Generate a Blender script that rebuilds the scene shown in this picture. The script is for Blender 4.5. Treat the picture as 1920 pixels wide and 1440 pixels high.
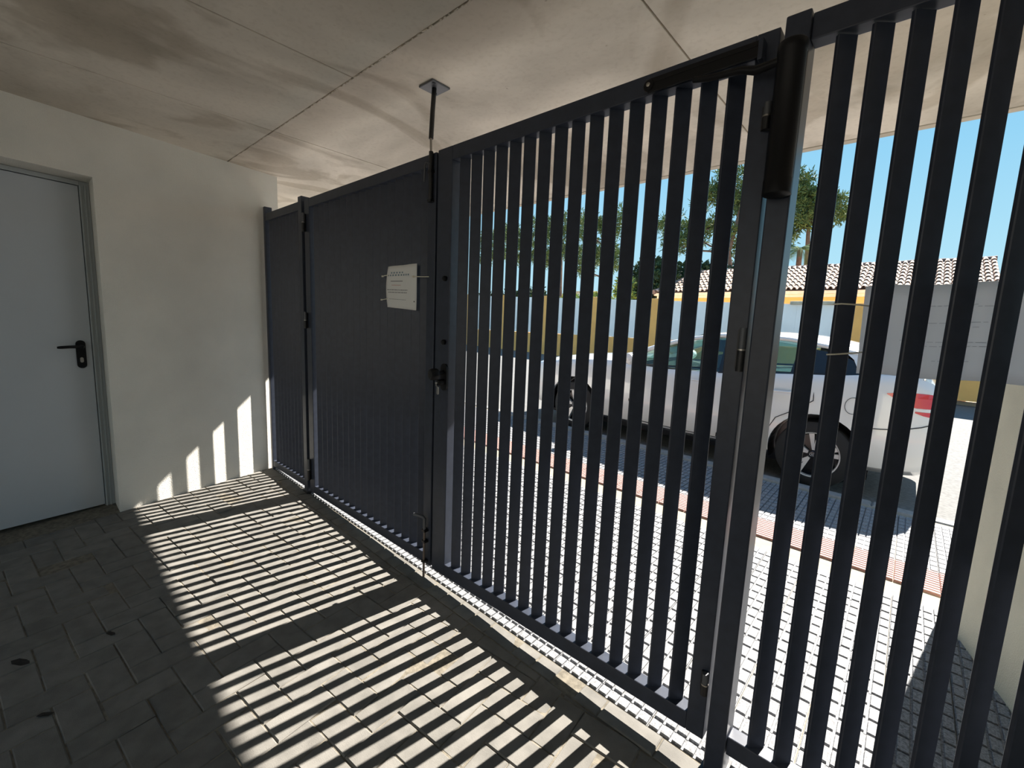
import bpy, bmesh, math, random
from mathutils import Vector, Matrix
random.seed(7)
C = bpy.context.scene.collection
for o in list(bpy.data.objects): bpy.data.objects.remove(o)
S = bpy.context.scene

# ------------------------------------------------------------ camera, sky, sun, exposure
CAM = Vector((4.097361, -1.439927, 1.4))
r_ = Vector((0.74175378, 0.6694722, 0.04010364)); u_ = Vector((-0.11968485, 0.07329651, 0.9901026)); f_ = Vector((-0.65990671, 0.73921215, -0.13449364))
FOC = 830.41                                               # focal length in pixels of the 1920 px wide frame
cd = bpy.data.cameras.new('camera'); cam = bpy.data.objects.new('camera', cd); C.objects.link(cam)
m3 = Matrix((r_, u_, -f_)).transposed()
cam.matrix_world = Matrix.Translation(CAM) @ m3.to_4x4()
cd.sensor_width = 36; cd.lens = FOC / 1920 * 36; cd.clip_start = 0.02; cd.clip_end = 500
S.camera = cam
w = bpy.data.worlds.new('sky'); S.world = w; w.use_nodes = True
nt = w.node_tree; bgn = nt.nodes['Background']
SUN = Vector((0.183, 1.1586, 1.0)).normalized()
# clear blue sky: paler towards the horizon, deeper towards the zenith
tc = nt.nodes.new('ShaderNodeTexCoord'); sx = nt.nodes.new('ShaderNodeSeparateXYZ'); sr = nt.nodes.new('ShaderNodeValToRGB')
nt.links.new(tc.outputs['Generated'], sx.inputs[0]); nt.links.new(sx.outputs['Z'], sr.inputs['Fac']); nt.links.new(sr.outputs['Color'], bgn.inputs[0])
e_ = sr.color_ramp.elements; e_[0].position = 0.0; e_[0].color = (0.58, 0.85, 0.95, 1); e_[1].position = 1.0; e_[1].color = (0.15, 0.34, 0.72, 1)
for p_, c_ in ((0.12, (0.46, 0.79, 0.95, 1)), (0.30, (0.31, 0.67, 0.93, 1)), (0.55, (0.20, 0.48, 0.84, 1))):
    q_ = e_.new(p_); q_.color = c_
bgn.inputs[1].default_value = 1.0
ld = bpy.data.lights.new('sun', 'SUN'); ld.energy = 22.0; ld.angle = math.radians(0.55); ld.color = (1.0, 0.94, 0.86)
sun = bpy.data.objects.new('sun', ld); C.objects.link(sun); sun.location = (3, 8, 8)
sun.rotation_euler = SUN.to_track_quat('Z', 'Y').to_euler()
S.view_settings.view_transform = 'Standard'; S.view_settings.look = 'None'
S.view_settings.gamma = 1; S.view_settings.use_curve_mapping = False
S.view_settings.exposure = 0.0

# ------------------------------------------------------------ materials
def mat(name, col, rough=0.6, metal=0.0, var=0.0, vscale=8.0, bump=0.0, bscale=60.0, spec=0.5, rand=0.0, trans=0.0, coat=0.0, col2=None, dist=0.002):
    m = bpy.data.materials.new(name); m.use_nodes = True
    n = m.node_tree.nodes; l = m.node_tree.links; b = n['Principled BSDF']
    b.inputs['Base Color'].default_value = (*col, 1); b.inputs['Roughness'].default_value = rough
    b.inputs['Metallic'].default_value = metal; b.inputs['Specular IOR Level'].default_value = spec
    b.inputs['Transmission Weight'].default_value = trans; b.inputs['Coat Weight'].default_value = coat
    g = n.new('ShaderNodeNewGeometry')
    last = None
    if var or col2:
        t = n.new('ShaderNodeTexNoise'); t.inputs['Scale'].default_value = vscale; t.inputs['Detail'].default_value = 6
        l.new(g.outputs['Position'], t.inputs['Vector'])
        cr = n.new('ShaderNodeValToRGB'); cr.color_ramp.elements[0].position = 0.35; cr.color_ramp.elements[1].position = 0.65
        c2 = col2 or tuple(c * (1 - var) for c in col)
        cr.color_ramp.elements[0].color = (*c2, 1); cr.color_ramp.elements[1].color = (*(tuple(min(1, c * (1 + var * .5)) for c in col)), 1)
        l.new(t.outputs['Fac'], cr.inputs['Fac']); last = cr.outputs['Color']
    if rand:
        oi = n.new('ShaderNodeObjectInfo'); hs = n.new('ShaderNodeHueSaturation')
        mr = n.new('ShaderNodeMapRange'); mr.inputs['To Min'].default_value = 1 - rand; mr.inputs['To Max'].default_value = 1 + rand
        l.new(oi.outputs['Random'], mr.inputs['Value']); l.new(mr.outputs[0], hs.inputs['Value'])
        if last: l.new(last, hs.inputs['Color'])
        else: hs.inputs['Color'].default_value = (*col, 1)
        last = hs.outputs['Color']
    if last: l.new(last, b.inputs['Base Color'])
    if bump:
        t2 = n.new('ShaderNodeTexNoise'); t2.inputs['Scale'].default_value = bscale; t2.inputs['Detail'].default_value = 4
        l.new(g.outputs['Position'], t2.inputs['Vector'])
        bp = n.new('ShaderNodeBump'); bp.inputs['Strength'].default_value = bump; bp.inputs['Distance'].default_value = dist
        l.new(t2.outputs['Fac'], bp.inputs['Height']); l.new(bp.outputs[0], b.inputs['Normal'])
    return m
M = {}
M['gate'] = mat('anthracite_paint', (0.038, 0.045, 0.064), 0.36, 0.0, 0.12, 30, 0.05, 300, spec=0.32, dist=0.0005)
M['gate_black'] = mat('black_metal', (0.006, 0.006, 0.007), 0.45)
M['black_plastic'] = mat('black_plastic', (0.005, 0.005, 0.006), 0.5, spec=0.25)
M['steel'] = mat('bare_steel', (0.45, 0.42, 0.38), 0.35, 1.0)
M['darksteel'] = mat('dark_steel', (0.09, 0.095, 0.105), 0.45, 0.3)
M['rod'] = mat('brown_steel', (0.16, 0.13, 0.11), 0.5, 0.4)
M['render'] = mat('beige_render', (0.74, 0.715, 0.65), 0.95, 0, 0.06, 3, 0.9, 190, dist=0.004)
M['render2'] = mat('beige_render_right', (0.60, 0.56, 0.44), 0.95, 0, 0.06, 5, 0.8, 160, dist=0.004)
M['slab_edge'] = mat('concrete_edge', (0.52, 0.46, 0.37), 0.9, 0, 0.06, 5)
M['door'] = mat('door_white_enamel', (0.50, 0.53, 0.56), 0.33, 0, 0.02, 4)
M['door_frame'] = mat('door_frame_grey', (0.40, 0.42, 0.42), 0.4)
M['paver'] = mat('concrete_paver', (0.158, 0.150, 0.134), 0.9, 0, 0.18, 14, 0.6, 350, rand=0.10, dist=0.0015)
M['sand'] = mat('joint_sand', (0.17, 0.15, 0.115), 1.0, 0, 0.35, 40, 0.8, 300)
M['tile'] = mat('cement_tile', (0.235, 0.24, 0.25), 0.8, 0, 0.45, 130, 0.3, 300, rand=0.04)
M['tile_grout'] = mat('tile_grout', (0.27, 0.235, 0.17), 0.9, 0, 0.1, 20)
M['tile_red'] = mat('red_ribbed_tile', (0.40, 0.225, 0.195), 0.8, 0, 0.12, 30, rand=0.05)
M['asphalt'] = mat('asphalt', (0.135, 0.135, 0.13), 0.95, 0, 0.25, 30, 0.6, 150)
M['kerb'] = mat('kerb_stone', (0.27, 0.26, 0.245), 0.9, 0, 0.15, 20)
M['paper'] = mat('white_paper', (0.72, 0.72, 0.70), 0.6, 0, 0.03, 6)
M['board'] = mat('white_sign_board', (0.70, 0.70, 0.70), 0.6, 0, 0.05, 10)
M['tie'] = mat('nylon_tie', (0.66, 0.62, 0.50), 0.4)
M['ink'] = mat('grey_ink', (0.20, 0.20, 0.21), 0.8)
M['ink_blue'] = mat('blue_ink', (0.16, 0.24, 0.30), 0.8)
M['ink_red'] = mat('red_ink', (0.55, 0.30, 0.28), 0.8)
M['ink_faint'] = mat('faint_ink', (0.50, 0.50, 0.51), 0.8)
M['carpaint'] = mat('white_car_paint', (0.74, 0.74, 0.73), 0.25, 0, coat=1.0)
M['glass'] = mat('car_glass', (0.45, 0.62, 0.55), 0.02, 0, trans=1.0)
M['tyre'] = mat('tyre_rubber', (0.015, 0.015, 0.016), 0.8)
M['alloy'] = mat('machined_alloy', (0.62, 0.62, 0.62), 0.35, 0.4)
M['trim'] = mat('black_car_trim', (0.01, 0.01, 0.012), 0.2)
M['seam'] = mat('seam', (0.03, 0.03, 0.03), 0.8)
M['lamp_red'] = mat('red_lens', (0.62, 0.012, 0.02), 0.12, coat=1.0)
M['lamp_white'] = mat('clear_lens', (0.75, 0.72, 0.7), 0.12, coat=1.0)
M['seat'] = mat('grey_seat', (0.09, 0.09, 0.10), 0.9)
M['panel_white'] = mat('white_fence_panel', (0.97, 0.93, 0.88), 0.7, 0, 0.06, 1.5)
M['ochre'] = mat('ochre_render', (1.0, 0.50, 0.15), 0.95, 0, 0.08, 2, 0.3, 60)
M['cream'] = mat('cream_cornice', (0.95, 0.74, 0.52), 0.9, 0, 0.08, 5)
M['cap'] = mat('stone_cap', (0.55, 0.48, 0.36), 0.9, 0, 0.2, 8)
M['rooftile'] = mat('clay_roof_tile', (0.50, 0.355, 0.265), 0.9, 0, 0.3, 6, rand=0.14)
M['ridge'] = mat('weathered_ridge_tile', (0.19, 0.13, 0.11), 0.9, 0, 0.3, 6, rand=0.1)
M['bark'] = mat('pine_bark', (0.17, 0.11, 0.085), 0.95, 0, 0.3, 6)
M['needle'] = mat('pine_needles', (0.16, 0.21, 0.055), 0.8, 0, 0.0, 2.2, col2=(0.06, 0.10, 0.035))
M['leaf_dark'] = mat('dark_leaves', (0.05, 0.09, 0.03), 0.7, 0, 0.0, 2.5, col2=(0.02, 0.045, 0.018))
M['leaf_light'] = mat('bright_leaves', (0.30, 0.38, 0.08), 0.7, 0, 0.0, 2.5, col2=(0.16, 0.24, 0.05))
M['palm'] = mat('palm_leaf', (0.09, 0.15, 0.06), 0.95, spec=0.1)
M['house_white'] = mat('white_house', (0.75, 0.75, 0.76), 0.9)
M['dry'] = mat('dry_leaf', (0.014, 0.010, 0.007), 0.9)
M['yard'] = mat('yard_paving', (0.15, 0.14, 0.12), 0.95, 0, 0.1, 3)
M['yard_wall'] = mat('yard_wall_render', (0.20, 0.185, 0.16), 0.95)
M['ground'] = mat('dry_ground', (0.35, 0.31, 0.24), 1, 0, 0.2, 1)
def translucent(m, col, f):
    n = m.node_tree.nodes; l = m.node_tree.links; t = n.new('ShaderNodeBsdfTranslucent'); t.inputs[0].default_value = (*col, 1)
    x = n.new('ShaderNodeMixShader'); x.inputs[0].default_value = f; l.new(n['Principled BSDF'].outputs[0], x.inputs[1]); l.new(t.outputs[0], x.inputs[2]); l.new(x.outputs[0], n['Material Output'].inputs['Surface'])
translucent(M['board'], (0.88, 0.89, 0.92), 0.6); translucent(M['ink_faint'], (0.70, 0.71, 0.75), 0.6)
# concrete ceiling: warm board-marked concrete with damp stains
def ceiling_mat():
    m = bpy.data.materials.new('stained_concrete'); m.use_nodes = True
    n = m.node_tree.nodes; l = m.node_tree.links; b = n['Principled BSDF']; b.inputs['Roughness'].default_value = 0.85
    g = n.new('ShaderNodeNewGeometry')
    def noise(sc, det, dist_=0.0, st=None):
        t = n.new('ShaderNodeTexNoise'); t.inputs['Scale'].default_value = sc; t.inputs['Detail'].default_value = det; t.inputs['Distortion'].default_value = dist_
        if st:
            mp = n.new('ShaderNodeMapping'); mp.inputs['Scale'].default_value = st; l.new(g.outputs['Position'], mp.inputs['Vector']); l.new(mp.outputs[0], t.inputs['Vector'])
        else: l.new(g.outputs['Position'], t.inputs['Vector'])
        return t
    def ramp(src, a, b_, ca, cb):
        c = n.new('ShaderNodeValToRGB'); c.color_ramp.elements[0].position = a; c.color_ramp.elements[1].position = b_
        c.color_ramp.elements[0].color = (*ca, 1); c.color_ramp.elements[1].color = (*cb, 1); l.new(src, c.inputs['Fac']); return c
    def mul(a, b_, f=1.0):
        x = n.new('ShaderNodeMixRGB'); x.blend_type = 'MULTIPLY'; x.inputs['Fac'].default_value = f; l.new(a, x.inputs[1]); l.new(b_, x.inputs[2]); return x
    base = ramp(noise(0.9, 5, 0.6).outputs['Fac'], 0.38, 0.62, (0.50, 0.45, 0.375), (0.78, 0.705, 0.60))
    st = ramp(noise(1.6, 4, 1.2, (1.0, 0.6, 1.0)).outputs['Fac'], 0.50, 0.57, (1, 1, 1), (0.76, 0.735, 0.70))
    fine = ramp(noise(45, 6).outputs['Fac'], 0.3, 0.5, (0.93, 0.92, 0.91), (1, 1, 1))
    pit = ramp(noise(26, 2).outputs['Fac'], 0.20, 0.26, (0.55, 0.5, 0.45), (1, 1, 1))
    o = mul(mul(mul(base.outputs[0], st.outputs[0]).outputs[0], fine.outputs[0]).outputs[0], pit.outputs[0])
    l.new(o.outputs[0], b.inputs['Base Color'])
    bp = n.new('ShaderNodeBump'); bp.inputs['Strength'].default_value = 0.25; bp.inputs['Distance'].default_value = 0.003
    l.new(noise(30, 5).outputs['Fac'], bp.inputs['Height']); l.new(bp.outputs[0], b.inputs['Normal'])
    return m
M['ceiling'] = ceiling_mat()

# ------------------------------------------------------------ helpers
def origin(o):
    v = Vector((0, 0, 0))
    while o is not None: v += o.location; o = o.parent
    return v
def link(o, parent=None):
    C.objects.link(o)
    if parent is not None: o.parent = parent
    return o
def tag(o, label=None, cat=None, group=None, kind=None):
    if label: o['label'] = label
    if cat: o['category'] = cat
    if group: o['group'] = group
    if kind: o['kind'] = kind
    return o
def thing(name, loc, label=None, cat=None, group=None, kind=None):
    o = bpy.data.objects.new(name, None); o.location = loc; link(o); o.empty_display_size = 0.1
    return tag(o, label, cat, group, kind)
class MB:
    def __init__(s): s.v = []; s.f = []
    def add(s, v, f):
        k = len(s.v); s.v += [tuple(p) for p in v]; s.f += [tuple(i + k for i in q) for q in f]; return s
    def box(s, x0, x1, y0, y1, z0, z1):
        v = [(x, y, z) for z in (z0, z1) for y in (y0, y1) for x in (x0, x1)]
        return s.add(v, [(0, 2, 3, 1), (4, 5, 7, 6), (0, 1, 5, 4), (2, 6, 7, 3), (0, 4, 6, 2), (1, 3, 7, 5)])
    def prism(s, poly, z0, z1, bev=0.0):
        # vertical prism over a ccw polygon (x, y), optional bevelled top
        n = len(poly)
        if bev > 0:
            ins = inset(poly, bev)
            if ins is None: return s.prism(poly, z0, z1)
            v = [(x, y, z0) for x, y in poly] + [(x, y, z1 - bev) for x, y in poly] + [(x, y, z1) for x, y in ins]
            f = [tuple(range(n - 1, -1, -1)), tuple(range(2 * n, 3 * n))]
            for k in (0, n):
                f += [(k + i, k + (i + 1) % n, k + n + (i + 1) % n, k + n + i) for i in range(n)]
            return s.add(v, f)
        v = [(x, y, z0) for x, y in poly] + [(x, y, z1) for x, y in poly]
        f = [tuple(range(n - 1, -1, -1)), tuple(range(n, 2 * n))] + [(i, (i + 1) % n, n + (i + 1) % n, n + i) for i in range(n)]
        return s.add(v, f)
    def tube(s, pts, r, n=10, cap=True):
        pts = [Vector(p) for p in pts]; rs = r if isinstance(r, (list, tuple)) else [r] * len(pts)
        rings = []
        ref = None
        for i, p in enumerate(pts):
            d = (pts[min(i + 1, len(pts) - 1)] - pts[max(i - 1, 0)]).normalized()
            if ref is None:
                ref = Vector((0, 0, 1)) if abs(d.z) < 0.9 else Vector((1, 0, 0))
            a = d.cross(ref).normalized(); b = d.cross(a).normalized(); ref = a.cross(d) * -1 if False else ref
            rings.append([p + (a * math.cos(t) + b * math.sin(t)) * rs[i] for t in [2 * math.pi * k / n for k in range(n)]])
        v = [q for rr in rings for q in rr]; f = []
        for i in range(len(pts) - 1):
            for k in range(n):
                f.append((i * n + k, i * n + (k + 1) % n, (i + 1) * n + (k + 1) % n, (i + 1) * n + k))
        if cap: f += [tuple(range(n)), tuple(range((len(pts) - 1) * n, len(pts) * n))[::-1]]
        return s.add(v, f)
    def lathe(s, prof, centre, axis, n=32, cap=True):
        # prof: (radius, height) list
        ax = Vector(axis).normalized(); c = Vector(centre)
        ref = Vector((0, 0, 1)) if abs(ax.z) < 0.9 else Vector((1, 0, 0))
        a = ax.cross(ref).normalized(); b = ax.cross(a)
        v = []; f = []
        for r, h in prof:
            for k in range(n):
                t = 2 * math.pi * k / n; v.append(c + ax * h + (a * math.cos(t) + b * math.sin(t)) * r)
        for i in range(len(prof) - 1):
            for k in range(n): f.append((i * n + k, i * n + (k + 1) % n, (i + 1) * n + (k + 1) % n, (i + 1) * n + k))
        if cap and prof[0][0] > 1e-5: f.append(tuple(range(n)))
        if cap and prof[-1][0] > 1e-5: f.append(tuple(range((len(prof) - 1) * n, len(prof) * n))[::-1])
        return s.add(v, f)
    def grid(s, rows, closed=False):
        n = len(rows[0]); v = [p for rr in rows for p in rr]; f = []
        for i in range(len(rows) - 1):
            for k in range(n if closed else n - 1):
                f.append((i * n + k, i * n + (k + 1) % n, (i + 1) * n + (k + 1) % n, (i + 1) * n + k))
        return s.add(v, f)
    def mesh(s, name, m, off=(0, 0, 0), smooth=False):
        me = bpy.data.meshes.new(name); ox, oy, oz = off
        me.from_pydata([(a - ox, b - oy, c - oz) for a, b, c in s.v], [], s.f); me.materials.append(m)
        bm = bmesh.new(); bm.from_mesh(me); bmesh.ops.recalc_face_normals(bm, faces=bm.faces); bm.to_mesh(me); bm.free()
        if smooth:
            me.polygons.foreach_set('use_smooth', [True] * len(me.polygons)); me.set_sharp_from_angle(angle=math.radians(38))
        return me
    def build(s, name, m, parent=None, smooth=False, bevel=0.0, local=False, loc=None):
        off = (0, 0, 0) if local else (origin(parent) if parent is not None else Vector((0, 0, 0)))
        if loc is not None: off = Vector(off) + Vector(loc) if False else Vector(loc)
        o = bpy.data.objects.new(name, s.mesh(name, m, off, smooth))
        if loc is not None: o.location = Vector(loc) - (origin(parent) if parent is not None else Vector((0, 0, 0)))
        link(o, parent)
        if bevel:
            b = o.modifiers.new('bevel', 'BEVEL'); b.width = bevel; b.segments = 2; b.limit_method = 'ANGLE'
        return o
def inset(poly, d):
    n = len(poly); out = []
    for i in range(n):
        p0 = Vector(poly[i - 1]); p1 = Vector(poly[i]); p2 = Vector(poly[(i + 1) % n])
        e1 = (p1 - p0); e2 = (p2 - p1)
        if e1.length < 1e-4 or e2.length < 1e-4: return None
        e1.normalize(); e2.normalize(); n1 = Vector((-e1.y, e1.x)); n2 = Vector((-e2.y, e2.x))
        b = n1 + n2
        if b.length < 1e-3: return None
        b = b / b.length; k = d / max(0.3, b.dot(n1)); out.append(tuple(p1 + b * k))
    return out
def clip(poly, a, b, c):
    # keep a*x + b*y <= c
    out = []
    for i in range(len(poly)):
        p = poly[i]; q = poly[(i + 1) % len(poly)]; dp = a * p[0] + b * p[1] - c; dq = a * q[0] + b * q[1] - c
        if dp <= 0: out.append(p)
        if dp * dq < 0:
            t = dp / (dp - dq); out.append((p[0] + (q[0] - p[0]) * t, p[1] + (q[1] - p[1]) * t))
    o2 = []
    for p in out:
        if not o2 or (Vector(p) - Vector(o2[-1])).length > 2e-3: o2.append(p)
    if len(o2) > 1 and (Vector(o2[0]) - Vector(o2[-1])).length < 2e-3: o2.pop()
    return o2
def area(p): return 0.5 * sum(p[i - 1][0] * p[i][1] - p[i][0] * p[i - 1][1] for i in range(len(p)))
def px(p):
    d = Vector(p) - CAM; z = d.dot(f_)
    if z < 0.1: return None
    return 960 + FOC * d.dot(r_) / z, 720 - FOC * d.dot(u_) / z, z
T = -0.1981; HC = 2.539; FY0, FY1 = -0.018, 0.036      # side wall skew, ceiling height, frame depth
def rot2(x, y, a): return x * math.cos(a) - y * math.sin(a), x * math.sin(a) + y * math.cos(a)

def wl(y, off=0.0):                                       # left wall face x at y, pushed off metres into the wall
    return T * y - off * math.hypot(1, T)

# ------------------------------------------------------------ ground and floor
g = MB().box(-60, 60, 14.2, 90, -0.8, -0.06).build('ground', M['ground']); tag(g, kind='structure')
rd = MB().box(-30, 30, 3.5, 14.2, -0.3, 0.0).build('road', M['asphalt']); tag(rd, kind='structure')
rd.location = (0, 0, -0.09 + 0.0226 * 2.3); rd.rotation_euler = (0, math.atan(0.0226), 0)
fl = MB().box(-0.6, 6.2, -5.0, -0.012, -0.12, -0.0035).build('floor', M['sand']); tag(fl, kind='structure')
PS = 0.0971; U = 0.1085; BX, BY = -0.0226, 0.0272     # paving turned against the gate, floor falls gently
bricks = []
for i in range(-50, 45):
    for j in range(-40, 30):
        k = (i + j) % 4
        if k == 0: cells = (i, j, 2, 1)
        elif k == 2: cells = (i, j, 1, 2)
        else: continue
        x0 = 2.457 + U * cells[0]; y0 = -0.989 + U * cells[1]; x1 = x0 + U * cells[2]; y1 = y0 + U * cells[3]; e = 0.0011
        poly = [(x0 + e, y0 + e), (x1 - e, y0 + e), (x1 - e, y1 - e), (x0 + e, y1 - e)]
        poly = [rot2(x, y, PS) for x, y in poly]
        cx = sum(p[0] for p in poly) / 4; cy = sum(p[1] for p in poly) / 4
        if cy > 0.2 or cy < -4.9 or cx < -0.5 or cx > 6.1: continue
        poly = clip(poly, 0, 1, -0.107)
        if len(poly) < 3: continue
        poly = clip(poly, -1, T, -0.004)                 # stop at the left wall: x - T*y >= 0.004
        if len(poly) < 3 or area(poly) < 3e-4: continue
        bricks.append(poly)
# two edge courses that follow the gate
x = 0.03
while x < 6.1:
    L = random.choice((U, U, 2 * U, 1.6 * U)); e = 0.002
    bricks.append([(x + e, -0.1045), (x + L - e, -0.1045), (x + L - e, -0.014), (x + e, -0.014)]); x += L
def vis(poly):
    cx = sum(p[0] for p in poly) / len(poly); cy = sum(p[1] for p in poly) / len(poly)
    q = px((cx, cy, 0))
    if q is None or not (-60 < q[0] < 1980 and -20 < q[1] < 1500): return 0
    return abs(area(poly)) / q[2] ** 3 + 1e-9
bricks.sort(key=vis, reverse=True)
rest = MB()
for n_, poly in enumerate(bricks):
    tz = random.gauss(0, 0.0015); 
    if n_ < 300 and vis(poly) > 0:
        c0 = Vector((sum(p[0] for p in poly) / len(poly), sum(p[1] for p in poly) / len(poly), 0))
        o = MB().prism(poly, -0.05, 0.0, 0.0042).build('paver', M['paver'], fl, loc=c0)
        o.location.z += tz; o.rotation_euler = (random.gauss(0, 0.012), random.gauss(0, 0.010), random.gauss(0, 0.004))
    else: rest.prism(poly, -0.05, tz, 0.0032)
o = rest.build('paver_field', M['paver'], fl); tag(o, kind='stuff')
fl.location = (0, 0, -BX * 2.3); fl.rotation_euler = (math.atan(BY), -math.atan(BX), 0)
def flz(x_, y_): return BX * (x_ - 2.3) + BY * y_

# sidewalk of small-square tiles, ribbed red band, kerb
sw = MB().box(-9.0, 7.0, -0.012, 3.44, -0.15, -0.012).build('sidewalk', M['tile_grout']); tag(sw, kind='structure')
PX_, PY_ = 0.0424, 0.0835
def tile_mesh(nx, ny, name):
    b = MB(); W = nx * PX_; H = ny * PY_
    b.box(0.0015, W - 0.0015, 0.0015, H - 0.0015, -0.012, -0.0045)
    for i in range(nx):
        for j in range(ny):
            a = i * PX_ + 0.0045; c = j * PY_ + 0.006
            b.prism([(a, c), (a + PX_ - 0.009, c), (a + PX_ - 0.009, c + PY_ - 0.012), (a, c + PY_ - 0.012)], -0.0045, 0.0035, 0.0015)
    return b.mesh(name, M['tile'])
PYF = PY_; PY_ = 0.051; tme = tile_mesh(5, 1, 'tile'); PY_ = PYF      # narrow cut row along the gate
tm = tile_mesh(5, 3, 'tile'); TW, TH = 5 * PX_, 3 * PY_
spots = []
for i in range(-44, 12):
    for j in range(0, 8):
        x0 = 3.335 + i * TW; y0 = 0.0435 + j * TH
        if j < 8 and y0 + TH < 2.0 and x0 > -8.9 and x0 < 6.6: spots.append((x0, y0))
def ksize(s_):
    q = px((s_[0] + .1, s_[1] + .12, 0))
    if q is None or not (300 < q[0] < 1990 and 0 < q[1] < 1560): return 0
    return 1 / q[2]
spots.sort(key=ksize, reverse=True)
far = MB()
for n_, (x0, y0) in enumerate(spots):
    if n_ < 240 and ksize((x0, y0)) > 0:
        o = bpy.data.objects.new('tile', tm); o.location = (x0, y0, random.gauss(0, 0.0006)); link(o, sw)
    else:
        far.box(x0 + .0015, x0 + TW - .0015, y0 + .0015, y0 + TH - .0015, -0.012, -0.0045)
        if -6 < x0:
            for i in range(5):
                for j in range(3):
                    a = x0 + i * PX_ + 0.0045; c = y0 + j * PY_ + 0.006; far.box(a, a + PX_ - .009, c, c + PY_ - .012, -.0045, .0035)
for i in range(-18, 12):
    o = bpy.data.objects.new('tile', tme); o.location = (3.335 + i * TW, -0.0085, random.gauss(0, 0.0005)); link(o, sw)
# red ribbed row
RW = 0.212; RH = 0.34; RY = -0.008 + 8 * TH * 0 + 1.998
rm = MB(); rm.box(0.0015, RW - .0015, 0.0015, RH - .0015, -0.012, -0.004)
for k in range(10):
    y0 = 0.004 + k * RH / 10; rm.prism([(0.003, y0), (RW - .003, y0), (RW - .003, y0 + .024), (0.003, y0 + .024)], -.004, .004, .002)
rme = rm.mesh('ribbed_tile', M['tile_red'])
for i in range(-40, 12):
    for row in (0,):
        o = bpy.data.objects.new('ribbed_tile', rme); o.location = (3.335 + i * RW, 2.0, 0); link(o, sw)
y = 2.0 + RH + .002
while y + TH < 3.46:                                            # outer tiles between red band and kerb
    for i in range(-44, 12):
        x0 = 3.335 + i * TW
        if x0 < -8.9 or x0 > 6.6: continue
        q = px((x0, y, 0))
        far.box(x0 + .0015, x0 + TW - .0015, y + .0015, y + TH - .0015, -0.012, -0.0045)
        if q and 800 < q[0] < 1950:
            for a_ in range(5):
                for b_ in range(3):
                    a = x0 + a_ * PX_ + 0.0045; c = y + b_ * PY_ + 0.006; far.box(a, a + PX_ - .009, c, c + PY_ - .012, -.0045, .0035)
    y += TH
tag(far.build('tile_field', M['tile'], sw), kind='stuff')
sw.location = (0, 0, -BX * 2.3); sw.rotation_euler = (0, -math.atan(BX), 0)
kb = thing('kerb', (0, 3.44, 0), kind='structure')
x = -9
while x < 7:
    MB().prism([(x + .003, 3.43), (x + .997, 3.43), (x + .997, 3.565), (x + .003, 3.565)], -0.3, 0.0, 0.012).build('kerb_stone', M['kerb'], kb); x += 1.0
kb.location = (0, 3.44, -BX * 2.3); kb.rotation_euler = (0, -math.atan(BX), 0)

# ------------------------------------------------------------ walls
RD0, RD1, ZD = -1.0586, -2.12, 2.195                         # door recess along y, lintel height
DOFF = 0.20
wlft = thing('wall_left', (0, 0, 0), kind='structure')
def seg(y0, y1, z0, z1, off0=0.0, thick=0.6, name='wall_section'):
    poly = [(wl(y0, off0), y0), (wl(y1, off0), y1), (wl(y1, thick), y1), (wl(y0, thick), y0)]
    if area(poly) < 0: poly = poly[::-1]
    return MB().prism(poly, z0, z1).build(name, M['render'], wlft)
p = [(wl(0.112), 0.112), (wl(RD0), RD0), (wl(RD0, .6) , RD0), (-5.0, RD0), (-5.0, 0.112)]
b = MB(); 
if area(p) < 0: p = p[::-1]
b.prism(p, -0.15, HC)
b.build('wall_section', M['render'], wlft)
seg(RD1, -4.2, -0.15, HC)
seg(RD0, RD1, ZD, HC, name='lintel')
seg(RD0, RD1, -0.15, 2.6, off0=DOFF + 0.08, name='recess_back')
# right side wall beyond the fence: low, skewed like the left one
wr = thing('wall_right', (4.4, 1.8, 0), kind='structure')
A0 = Vector((4.369, 1.795)); d = Vector((-T * -1, 1)).normalized()   # runs from the corner back towards the fence
d = Vector((0.28, -1)).normalized(); nrm = Vector((1, 0.28)).normalized()
def wrp(t, o_): q = A0 + d * t + nrm * o_; return (q.x, q.y)
p = [wrp(0, 0.035), wrp(0.035, 0), wrp(1.9, 0), wrp(1.9, 0.28), wrp(0, 0.28)]
if area(p) < 0: p = p[::-1]
MB().prism(p, -0.15, 1.32).build('wall_section', M['render2'], wr, bevel=0.004)
p = [wrp(-.02, -.012), wrp(1.9, -.012), wrp(1.9, .30), wrp(-.02, .30)]
if area(p) < 0: p = p[::-1]
MB().prism(p, 1.32, 1.36).build('coping', M['cap'], wr)
# inner right wall; behind the camera the passage opens on a sunlit yard closed by a pale wall
wi = MB()
p = [(4.96, -0.02), (5.79, -4.2), (6.2, -4.2), (5.4, -0.02)]
if area(p) < 0: p = p[::-1]
wi.prism(p, -0.15, HC); o = wi.build('wall_inner', M['render']); tag(o, kind='structure')
o = MB().box(-7, 12, -10.3, -10.0, -0.15, 3.2).build('wall_back', M['yard_wall']); tag(o, kind='structure')
o = MB().box(-7, 12, -10.0, -4.9, -0.3, -0.13).build('yard', M['yard']); tag(o, kind='structure')

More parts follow.
